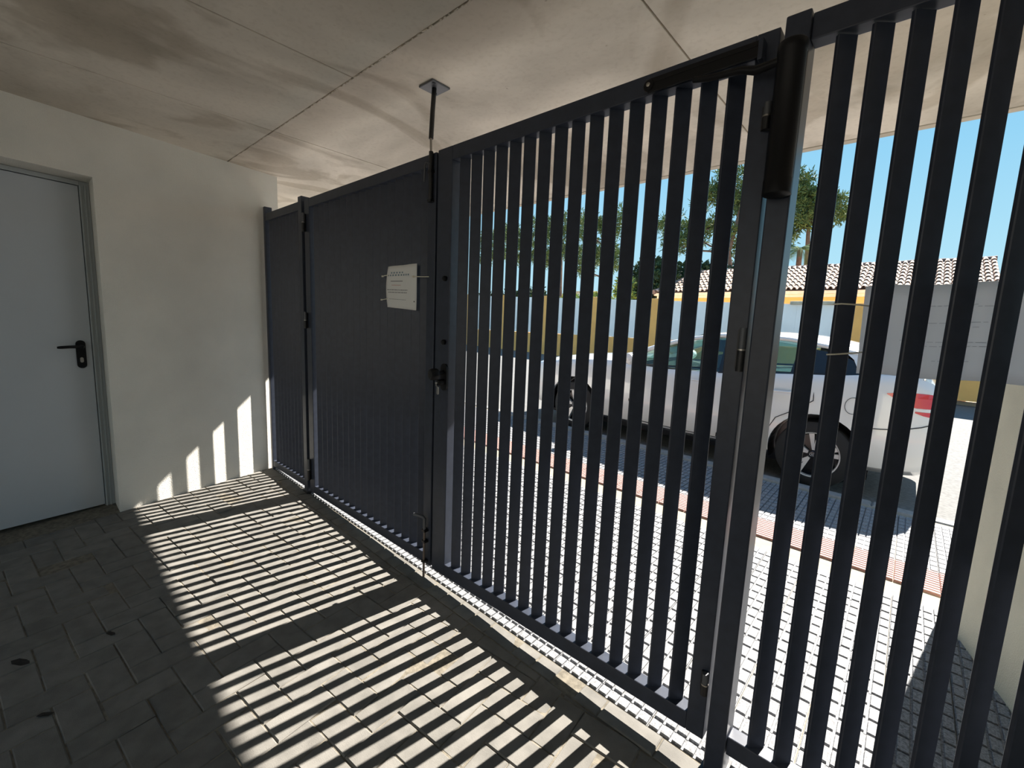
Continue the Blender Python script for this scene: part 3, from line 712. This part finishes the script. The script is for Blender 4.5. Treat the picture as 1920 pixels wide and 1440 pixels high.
for sd in (-1, 1):
    MB().tube([(x_, sd * y_, z_) for x_, y_, z_ in RL], [.03] * 3 + [.024] * 5 + [.026] * 3, 8).build('roof_rail', M['carpaint'], car, smooth=True, local=True)
    patch([(-2.08, 1.03), (-1.79, 1.245), (-1.42, 1.378), (-1.08, 1.435), (-1.08, 1.055)], sd, 'front_side_window', M['glass'], .002, .005)
    patch([(-.96, 1.065), (-.96, 1.437), (-.62, 1.437), (-.36, 1.41), (-.40, 1.12)], sd, 'rear_side_window', M['glass'], .002, .005)
    patch([(-.27, 1.135), (-.25, 1.385), (-.02, 1.35), (.10, 1.30), (.16, 1.17)], sd, 'quarter_window', M['trim'], .002, .005)
    b = MB()
    for poly in ([(-1.09, 1.04), (-1.09, 1.45), (-.95, 1.45), (-.95, 1.05)], [(-.40, 1.10), (-.36, 1.43), (-.24, 1.40), (-.26, 1.12)], [(-2.12, 1.015), (-2.1, 1.035), (-.2, 1.145), (.2, 1.185), (.2, 1.165), (-.2, 1.118)], [(-2.3, 1.03), (-2.26, 1.09), (-2.02, 1.07), (-2.05, 1.03)]):
        v = [(x_, sd * (gy(z_) + .003), z_) for x_, z_ in poly] + [(x_, sd * (gy(z_) + .011), z_) for x_, z_ in poly]; n = len(poly)
        b.add(v, [tuple(range(n)), tuple(range(n, 2 * n))[::-1]] + [(i, (i + 1) % n, n + (i + 1) % n, n + i) for i in range(n)])
    b.build('window_trim', M['trim'], car, local=True)
    patch([(.17, 1.165), (.10, 1.31), (.04, 1.36), (.2, 1.35), (.45, 1.28), (.64, 1.21), (.60, 1.18)], sd, 'quarter_panel', M['carpaint'], -.006, .012)
    # mirror
    b = MB(); b.lathe([(0, -.11), (.05, -.10), (.075, -.05), (.078, .02), (.06, .08), (0, .10)], (-2.1, sd * 1.04, 1.10), (0, sd, .1), 16)
    b.tube([(-2.08, sd * .90, 1.04), (-2.09, sd * .97, 1.07)], .022, 8); b.build('wing_mirror', M['carpaint'], car, smooth=True, local=True)
    def bodyy(x_, z_):
        h = interp([(s_[0], s_[1], s_[2]) for s_ in ST_], x_); fz = (z_ - h[0]) / (h[1] - h[0])
        return wid(x_) * interp([(0, .80), (.06, .935), (.22, .985), (.45, 1.0), (.66, .995), (.86, .975), (.95, .95), (1.0, .915), (1.2, .6)], fz)[0]
    def strip(xs, zl, zh, name, m):
        b = MB(); o_, i_ = [], []
        for k in range(len(xs)):
            row = []; rin = []
            for q in range(4):
                z_ = zl[k] + (zh[k] - zl[k]) * q / 3; row.append((xs[k], sd * (bodyy(xs[k], z_) + .005), z_)); rin.append((xs[k], sd * (bodyy(xs[k], z_) - .02), z_))
            o_.append(row + rin[::-1])
        b.grid(o_, closed=True); nn = 8; k0 = (len(xs) - 1) * nn; b.f += [tuple(range(nn))[::-1], tuple(range(k0, k0 + nn))]
        return b.build(name, m, car, local=True)
    strip([.39, .46, .53, .60, .67, .73, .78, .802], [1.035, .995, .955, .935, .937, .94, .943, .945], [1.042, 1.055, 1.062, 1.066, 1.066, 1.06, 1.045, 1.0], 'tail_lamp', M['lamp_red'])
    strip([.60, .67, .73, .78, .802], [.912, .908, .912, .915, .918], [.930, .934, .938, .940, .942], 'reversing_lamp', M['lamp_white'])
    strip([.60, .66, .73, .78, .802], [.892, .872, .862, .868, .875], [.905, .905, .909, .912, .915], 'lower_tail_lamp', M['lamp_red'])
    # seams: door gaps, bumper seam, fuel flap
    def seam(pts, r=.003):
        pp = []
        for x_, z_ in pts:
            h = interp([(s_[0], s_[1], s_[2]) for s_ in ST_], x_); fz = (z_ - h[0]) / (h[1] - h[0])
            prof = interp([(0, .80), (.06, .935), (.22, .985), (.45, 1.0), (.66, .995), (.86, .975), (.95, .95), (1.0, .915)], fz)[0]
            pp.append((x_, sd * (wid(x_) * prof + .0065), z_))
        return pp
    b = MB()
    for pts in ([(-2.12, 1.0), (-2.14, .7), (-2.08, .42), (-2.0, .32)], [(-1.02, 1.05), (-1.0, .7), (-1.02, .32)], [(-2.0, .315), (-1.2, .305), (-.58, .31)], [(-.20, 1.12), (-.13, .95), (-.17, .82), (-.40, .72), (-.50, .60), (-.58, .32)], [(.31, .70), (.45, .71), (.60, .74), (.72, .80)], [(-.02, 1.04), (.04, .985), (.02, .90), (-.06, .83)]):
        pp = seam(pts); b.tube([pp[0]] + [tuple((Vector(a) + Vector(c_)) / 2) for a, c_ in zip(pp, pp[1:])] + [pp[-1]], .0045, 6)
    b.build('panel_seams', M['seam'], car, local=True)
    if sd == -1:
        b = MB(); b.tube(seam([(.165 + .062 * math.cos(t), .885 + .078 * math.sin(t)) for t in [2 * math.pi * k / 24 for k in range(25)]]), .0026, 6); b.build('fuel_flap_seam', M['seam'], car, local=True)
    for hx_ in (-1.25, -.42):
        MB().tube([(hx_ - .09, sd * (HW + .012), .93), (hx_, sd * (HW + .028), .935), (hx_ + .09, sd * (HW + .012), .94)], .012, 8).build('door_handle', M['carpaint'], car, smooth=True, local=True)
b = MB(); rows = []
for k in range(9):
    t = k / 8; x0 = -2.42 + (-1.44 + 2.42) * t; ye = .84 + (.68 - .84) * t; ze = 1.05 + (1.42 - 1.05) * t; zc = 1.08 + (1.475 - 1.08) * t
    rows.append([(x0 - .12 * (1 - (j / 5) ** 2) * (1 - t * .6), ye * j / 5, zc + (ze - zc) * (abs(j) / 5) ** 2) for j in range(-5, 6)])
b.grid(rows); o = b.build('windscreen', M['glass'], car, smooth=True, local=True); q = o.modifiers.new('t', 'SOLIDIFY'); q.thickness = .005
b = MB(); b.grid([[(x_, y_ * ye, z_ - .02 * abs(y_)) for y_ in (-1, -.6, 0, .6, 1)] for x_, z_, ye in ((.18, 1.44, .72), (.4, 1.365, .74), (.63, 1.255, .76))])
o = b.build('rear_window', M['trim'], car, smooth=True, local=True); q = o.modifiers.new('t', 'SOLIDIFY'); q.thickness = .005
MB().tube([(.655, -.77, 1.215), (.67, -.4, 1.235), (.675, 0, 1.24), (.67, .4, 1.235), (.655, .77, 1.215)], .022, 8).build('spoiler', M['carpaint'], car, smooth=True, local=True)
# interior
b = MB(); b.box(-2.3, .5, -.84, .84, 1.0, 1.03); b.box(-2.3, -2.0, -.8, .8, 1.0, 1.08); b.build('cabin_trim', M['seat'], car, local=True)
for sx, zz in ((-1.25, 1.28), (-.35, 1.22)):
    for sy in (-.38, .38):
        b = MB(); b.box(sx, sx + .13, sy - .24, sy + .24, 1.0, zz - .06); b.box(sx + .02, sx + .11, sy - .13, sy + .13, zz - .02, zz + .12); b.tube([(sx + .06, sy - .05, zz - .08), (sx + .06, sy - .05, zz)], .008, 6); b.tube([(sx + .06, sy + .05, zz - .08), (sx + .06, sy + .05, zz)], .008, 6)
        b.build('seat', M['seat'], car, bevel=.03, local=True)
car.rotation_euler = (0, math.atan(0.0226), 0)

# ------------------------------------------------------------ boundary wall across the road
bw = thing('boundary_wall', (-1, 14.1, -.13), 'ochre boundary wall with white panels across the road', 'wall')
def ztop(x_): return 2.215 - (x_ - 1.3) * 0.029
MB().box(-16, 14, 14.0, 14.25, -.13, .95).build('wall_base', M['ochre'], bw)
pil = [-15.5, -13.0, -10.6, -8.1, -5.63, -3.15, -.3, 2.67, 5.6, 8.6, 11.6]
for x_ in pil: MB().box(x_ - .17, x_ + .17, 13.93, 14.3, -.13, ztop(x_) + .06).build('pillar', M['ochre'], bw, bevel=.01)
for a, c_ in zip(pil, pil[1:]):
    x0, x1 = a + .17, c_ - .17; n_ = 2
    for k in range(n_):
        xa = x0 + (x1 - x0) * k / n_ + .001; xb = x0 + (x1 - x0) * (k + 1) / n_ - .001
        v = [(xa, y_, .96) for y_ in (14.05, 14.11)] + [(xb, y_, .96) for y_ in (14.05, 14.11)] + [(xa, y_, ztop(xa)) for y_ in (14.05, 14.11)] + [(xb, y_, ztop(xb)) for y_ in (14.05, 14.11)]
        MB().add(v, [(0, 2, 6, 4), (1, 5, 7, 3), (0, 4, 5, 1), (2, 3, 7, 6), (4, 6, 7, 5), (0, 1, 3, 2)]).build('panel', M['panel_white'], bw)
MB().box(1.0, 2.5, 13.98, 14.3, 2.20, 2.30).build('coping', M['cap'], bw, bevel=.02)

# ------------------------------------------------------------ house with tiled roof
hs = thing('house', (1, 18, -.13), 'single-storey ochre house with clay tiled roof behind the boundary wall', 'house')
MB().box(-3.9, 5.3, 16.15, 20.4, -.13, 2.62).build('wall', M['ochre'], hs)
b = MB(); b.box(-4.05, 5.42, 16.0, 20.6, 2.56, 2.66); b.box(-4.15, 5.46, 15.92, 20.7, 2.66, 2.76); b.build('cornice', M['cream'], hs)
E0 = Vector((0, 15.9, 2.79)); E1 = Vector((0, 18.35, 3.83)); sl = (E1 - E0); sd_ = sl.normalized(); up = Vector((0, -sd_.z, sd_.y))
b = MB(); b.add([(-4.15, 15.9, 2.76), (5.42, 15.9, 2.76), (5.42, 18.35, 3.78), (-3.2, 18.35, 3.78), (-4.15, 20.8, 2.76), (5.42, 20.8, 2.76)], [(0, 1, 2, 3), (3, 2, 5, 4), (0, 3, 4), (1, 5, 2), (0, 4, 5, 1)]); b.build('roof_deck', M['ridge'], hs)
CW = 0.165; NR = 8; RLn = sl.length / NR
def arc(v0, rad, taper, ln):
    rows = []
    for t_, r__, lift in ((0, rad, .030), (1, rad * taper, .0)):
        rows.append([Vector((r__ * math.cos(math.pi * k / 6), 0, 0)) + sd_ * (ln * t_) + up * (r__ * math.sin(math.pi * k / 6) + lift) for k in range(7)])
    return rows
bt = MB(); bt.grid([[tuple(p_) for p_ in rr] for rr in arc(0, .062, .85, RLn * 1.12)])
tmh = bt.mesh('roof_tile', M['rooftile'], smooth=True)
pan = MB(); tl = []
for c_ in range(58):
    xx = 5.34 - c_ * CW
    for r__ in range(NR):
        if xx < -4.1 + 0.9 * (r__ / NR): continue
        tl.append((xx, r__))
def tsz(q_): p_ = px((q_[0], 16 + q_[1] * .3, 3)); return -p_[2]
tl.sort(key=tsz, reverse=True); rs = MB()
for k, (xx, r__) in enumerate(tl):
    o_ = Vector((xx, E0.y, E0.z)) + sd_ * (RLn * r__) + up * .004
    if k < 300:
        o = bpy.data.objects.new('roof_tile', tmh); o.location = o_ - Vector((1, 18, -.13)); link(o, hs)
    else: rs.grid([[tuple(p_ + o_) for p_ in rr] for rr in arc(0, .062, .85, RLn * 1.12)])
tag(rs.build('roof_tile_field', M['rooftile'], hs, smooth=True), kind='stuff')
ptr = MB()                                                 # lower channel tiles between the barrels
for c_ in range(58):
    xx = 5.34 - c_ * CW - CW / 2
    for r__ in range(NR):
        if xx < -4.1 + 0.9 * (r__ / NR): continue
        o_ = Vector((xx, E0.y, E0.z)) + sd_ * (RLn * r__) + up * .03
        rows = []
        for t_, lift in ((0, .018), (1, 0)):
            rows.append([tuple(o_ + Vector((.06 * math.cos(math.pi * k / 4), 0, 0)) + sd_ * (RLn * 1.1 * t_) + up * (lift - .03 * math.sin(math.pi * k / 4))) for k in range(5)])
        ptr.grid(rows)
tag(ptr.build('channel_tile_field', M['rooftile'], hs, smooth=True), kind='stuff')
for k in range(24):
    x0 = 5.42 - k * .37
    if x0 < -3.2: break
    MB().tube([(x0, 18.35, 3.80), (x0 - .39, 18.35, 3.79)], [.105, .09], 10).build('ridge_tile', M['ridge'], hs, smooth=True)
for k in range(7):
    a_ = Vector((-3.2, 18.35, 3.81)).lerp(Vector((-4.15, 15.92, 2.80)), k / 7); c_ = Vector((-3.2, 18.35, 3.81)).lerp(Vector((-4.15, 15.92, 2.80)), (k + 1.08) / 7)
    MB().tube([c_, a_], [.10, .085], 8).build('hip_tile', M['ridge'], hs, smooth=True)
# far white house left
fh = thing('far_house', (-13.2, 21, 0), 'small white house far behind the boundary wall at left', 'house')
MB().box(-11.7, -10.1, 20.8, 21.7, -.1, 3.25).build('wall', M['house_white'], fh)
MB().box(-11.8, -10.0, 20.7, 21.8, 3.25, 3.35).build('roof_edge', M['cap'], fh)
MB().box(-11.3, -10.7, 20.76, 20.8, 2.2, 2.9).build('window', M['trim'], fh)

# ------------------------------------------------------------ trees
def blob_tree(name, label, group, loc, trunk, crowns, m, seed, leaf=.12, dens=1.0, needle=False, trunk_r=.16):
    rnd = random.Random(seed); t_ = thing(name, loc, label, 'tree', group); L = Vector(loc)
    pts = [L + Vector(p_) for p_ in trunk]
    MB().tube(pts, [trunk_r * (1 - .55 * i / (len(pts) - 1)) for i in range(len(pts))], 9).build('trunk', M['bark'], t_, smooth=True)
    br = MB(); fo = MB(); vs = fo.v; fs = fo.f
    for (cx, cy, cz, rx, ry, rz) in crowns:
        c0 = L + Vector((cx, cy, cz)); s0 = min(pts, key=lambda p_: (p_ - c0).length + abs(p_.z - (c0.z - rz)) * .6)
        mid = (s0 + c0) / 2 + Vector((0, 0, -.12 * rx)); br.tube([s0, mid, c0], [.07, .05, .025], 6)
        for q in range(5):
            e_ = c0 + Vector((rnd.uniform(-.7, .7) * rx, rnd.uniform(-.7, .7) * ry, rnd.uniform(-.5, .5) * rz)); br.tube([c0, (c0 + e_) / 2 + Vector((0, 0, .05)), e_], [.025, .018, .01], 5)
        nc = int(26 * dens * (rx * ry * rz) ** .55) + 6
        for q in range(nc):
            while True:
                p_ = Vector((rnd.uniform(-1, 1), rnd.uniform(-1, 1), rnd.uniform(-1, 1)))
                if p_.length < 1: break
            p_ = p_ * (.45 + .55 * rnd.random()) if p_.length < .5 else p_
            cc = c0 + Vector((p_.x * rx, p_.y * ry, p_.z * rz)); cr_ = rnd.uniform(.16, .34) * (1 if needle else 1.1)
            for k in range(34 if needle else 30):
                dd = Vector((rnd.gauss(0, 1), rnd.gauss(0, 1), rnd.gauss(0, 1) + .35)).normalized()
                base = cc + dd * cr_ * rnd.uniform(.1, .95); sd2 = dd.cross(Vector((rnd.gauss(0, 1), rnd.gauss(0, 1), rnd.gauss(0, 1)))).normalized()
                ln = leaf * rnd.uniform(.7, 1.4); wd = ln * (.16 if needle else .42); k0 = len(vs)
                tip = base + dd * ln
                vs += [tuple(base - sd2 * wd), tuple(base + sd2 * wd), tuple(tip + sd2 * wd * .4), tuple(tip - sd2 * wd * .4)]; fs.append((k0, k0 + 1, k0 + 2, k0 + 3))
    br.build('branches', M['bark'], t_, smooth=True)
    me = bpy.data.meshes.new('foliage'); me.from_pydata([tuple(Vector(v) - L) for v in vs], [], fs); me.materials.append(m)
    o = bpy.data.objects.new('foliage', me); link(o, t_); o['kind'] = 'stuff'
    return t_
# big pine (24 m away): trunk near x=-3.6, crown from x=-8 to 1
Bx = -3.6
blob_tree('pine_tree', 'tall umbrella pine with open crown above the tiled roof', 'pines beyond the house', (Bx, 24, -.1),
    [(0, 0, 0), (.15, 0, 2.2), (.0, 0, 4.2), (-.35, 0, 5.6), (-.1, 0, 6.8), (.1, 0, 8.4)],
    [(-3.4, 0, 7.3, 1.0, .9, .7), (-2.4, .3, 6.7, .9, .9, .8), (-2.9, -.4, 6.1, .9, .9, .6), (-1.6, -.3, 8.4, .8, .9, .6), (-.5, 0, 9.1, 1.1, 1.1, .7), (-.1, .4, 8.0, .9, 1, .7), (-1.1, 0, 7.1, .8, .8, .6), (.7, 0, 8.6, 1.0, 1, .8), (.2, .3, 6.6, .8, .8, .6), (-.6, .4, 5.9, .7, .7, .5)],
    M['needle'], 3, leaf=.16, dens=2.0, needle=True)
blob_tree('pine_tree', 'rounded pine crown right of the thick gate post', 'pines beyond the house', (-.75, 27.4, -.1),
    [(0, 0, 0), (-.1, 0, 3.4), (-.2, 0, 5.8), (-.3, 0, 7.3), (-.4, 0, 9.0)],
    [(-1.0, 0, 9.5, .7, .8, .8), (-.8, 0, 8.6, 1.0, 1, .8), (.1, 0, 8.3, 1.0, 1, .8), (.9, 0, 7.9, .65, .9, .65), (-.3, 0, 7.6, 1.0, 1, .5), (-1.2, .2, 7.0, .6, .7, .65)],
    M['needle'], 5, leaf=.16, dens=2.6, needle=True)
for k, (X_, Y_, hh, sc) in enumerate(((-11.6, 24, 7.6, 1.0), (-17.0, 27, 8.8, 1.25), (-24.0, 31, 9.8, 1.5), (-32.0, 35, 10.8, 1.8))):
    blob_tree('pine_tree', ['olive pine just left of the clear sky gap behind the gate', 'second pine left of the clear sky gap', 'third pine left of the clear sky gap', 'leftmost pine seen through the narrow gate slits'][k], 'pines beyond the house', (X_, Y_, -.1),
        [(0, 0, 0), (.2, 0, 2.4), (.1, 0, 4.6), (0, 0, hh - 1)],
        [(-.9 * sc, 0, hh, 1.2 * sc, 1, 1.0), (.7 * sc, .2, hh + .3, 1.1 * sc, 1, 1.0), (-.3, 0, hh - 1.4, 1.3 * sc, 1, .9), (.9, 0, hh - 1.9, .8, .9, .7), (-1.3, 0, hh - 2.3, .9, .9, .7)],
        M['needle'], 20 + k, leaf=.16, dens=2.0, needle=True)
blob_tree('leafy_tree', 'dark round tree behind the left end of the tiled roof', None, (-7.3, 21.5, -.1), [(0, 0, 0), (0, 0, 2.0), (.1, 0, 3.2)],
    [(-.5, 0, 3.5, 1.1, 1, 1.0), (.8, 0, 3.9, 1.0, 1, 1.0), (1.9, 0, 3.8, .9, .9, .9), (3.2, 0, 3.9, .8, .8, .7), (.2, 0, 4.5, .7, .7, .6), (4.6, 0, 3.7, .7, .8, .6)], M['leaf_dark'], 40, leaf=.15, dens=2.6)
blob_tree('cypress_bush', 'bright green conical bush left of the tiled roof', None, (-6.4, 17.5, -.1), [(0, 0, 0), (0, 0, 1.4), (0, 0, 2.6)],
    [(0, 0, 1.6, .6, .6, .8), (.05, 0, 2.4, .5, .5, .8), (.05, 0, 3.1, .32, .35, .6)], M['leaf_light'], 41, leaf=.10, dens=5, trunk_r=.06)
for k, (X_, Y_, hh, sc, mm) in enumerate(((-9.6, 19, 2.2, 1.0, 'leaf_light'), (-16.2, 22.5, 2.9, 1.3, 'leaf_dark'), (-22.5, 26, 3.2, 1.8, 'leaf_dark'))):
    blob_tree('shrub', ['light green shrub above the white panels', 'dark green shrub above the white panels', 'dark green shrub far left above the wall panels'][k], None, (X_, Y_, -.1), [(0, 0, 0), (0, 0, 1.0), (0, 0, hh - .4)],
        [(-.6 * sc, 0, hh, .8 * sc, .8, .8), (.6 * sc, 0, hh + .2, .8 * sc, .8, .8), (0, 0, hh - .8, .9 * sc, .8, .7)], M[mm], 50 + k, leaf=.13, dens=3, trunk_r=.07)
def palm_tree(loc, h, r, label, seed, n=16):
    rnd = random.Random(seed); t_ = thing('palm_tree', loc, label, 'tree'); L = Vector(loc)
    MB().tube([L, L + Vector((.05, 0, h * .5)), L + Vector((0, 0, h))], [.16, .12, .11], 9).build('trunk', M['bark'], t_, smooth=True)
    for k in range(n):
        a = 2 * math.pi * k / n + rnd.uniform(-.2, .2); el = rnd.uniform(.1, 1.1); b = MB(); pp = []
        for s_ in range(9):
            t = s_ / 8; pp.append(L + Vector((math.cos(a) * r * t * math.cos(el * .5), math.sin(a) * r * t * math.cos(el * .5), h + r * (math.sin(el) * t - .75 * t * t))))
        b.tube(pp, [.015 * (1 - .7 * i / 8) for i in range(9)], 4)
        for s_ in range(2, 26):
            t = s_ / 26 * 8; i = min(7, int(t)); p0 = pp[i].lerp(pp[i + 1], t - i); dr_ = (pp[i + 1] - pp[i]).normalized(); sdv = dr_.cross(Vector((0, 0, 1))).normalized()
            for sg in (-1, 1):
                tip = p0 + sdv * sg * r * .24 + dr_ * r * .16 + Vector((0, 0, -r * .10)); b.add([p0 - dr_ * .015, p0 + dr_ * .015, tip], [(0, 1, 2)])
        b.build('frond', M['palm'], t_)
palm_tree((-0.27, 23.0, -.1), 5.42, 1.1, 'palm tree drooping beside the thick gate post above the roof', 1)
palm_tree((1.34, 26.0, -.1), 4.80, 1.0, 'palm tree with only frond tips above the roof ridge', 2)

for o in bpy.data.objects:
    if o.parent is None and o.name.split('.')[0] in ('boundary_wall', 'house', 'far_house', 'pine_tree', 'leafy_tree', 'cypress_bush', 'shrub'):
        o.location += Vector((0.25, 0, 0.10))
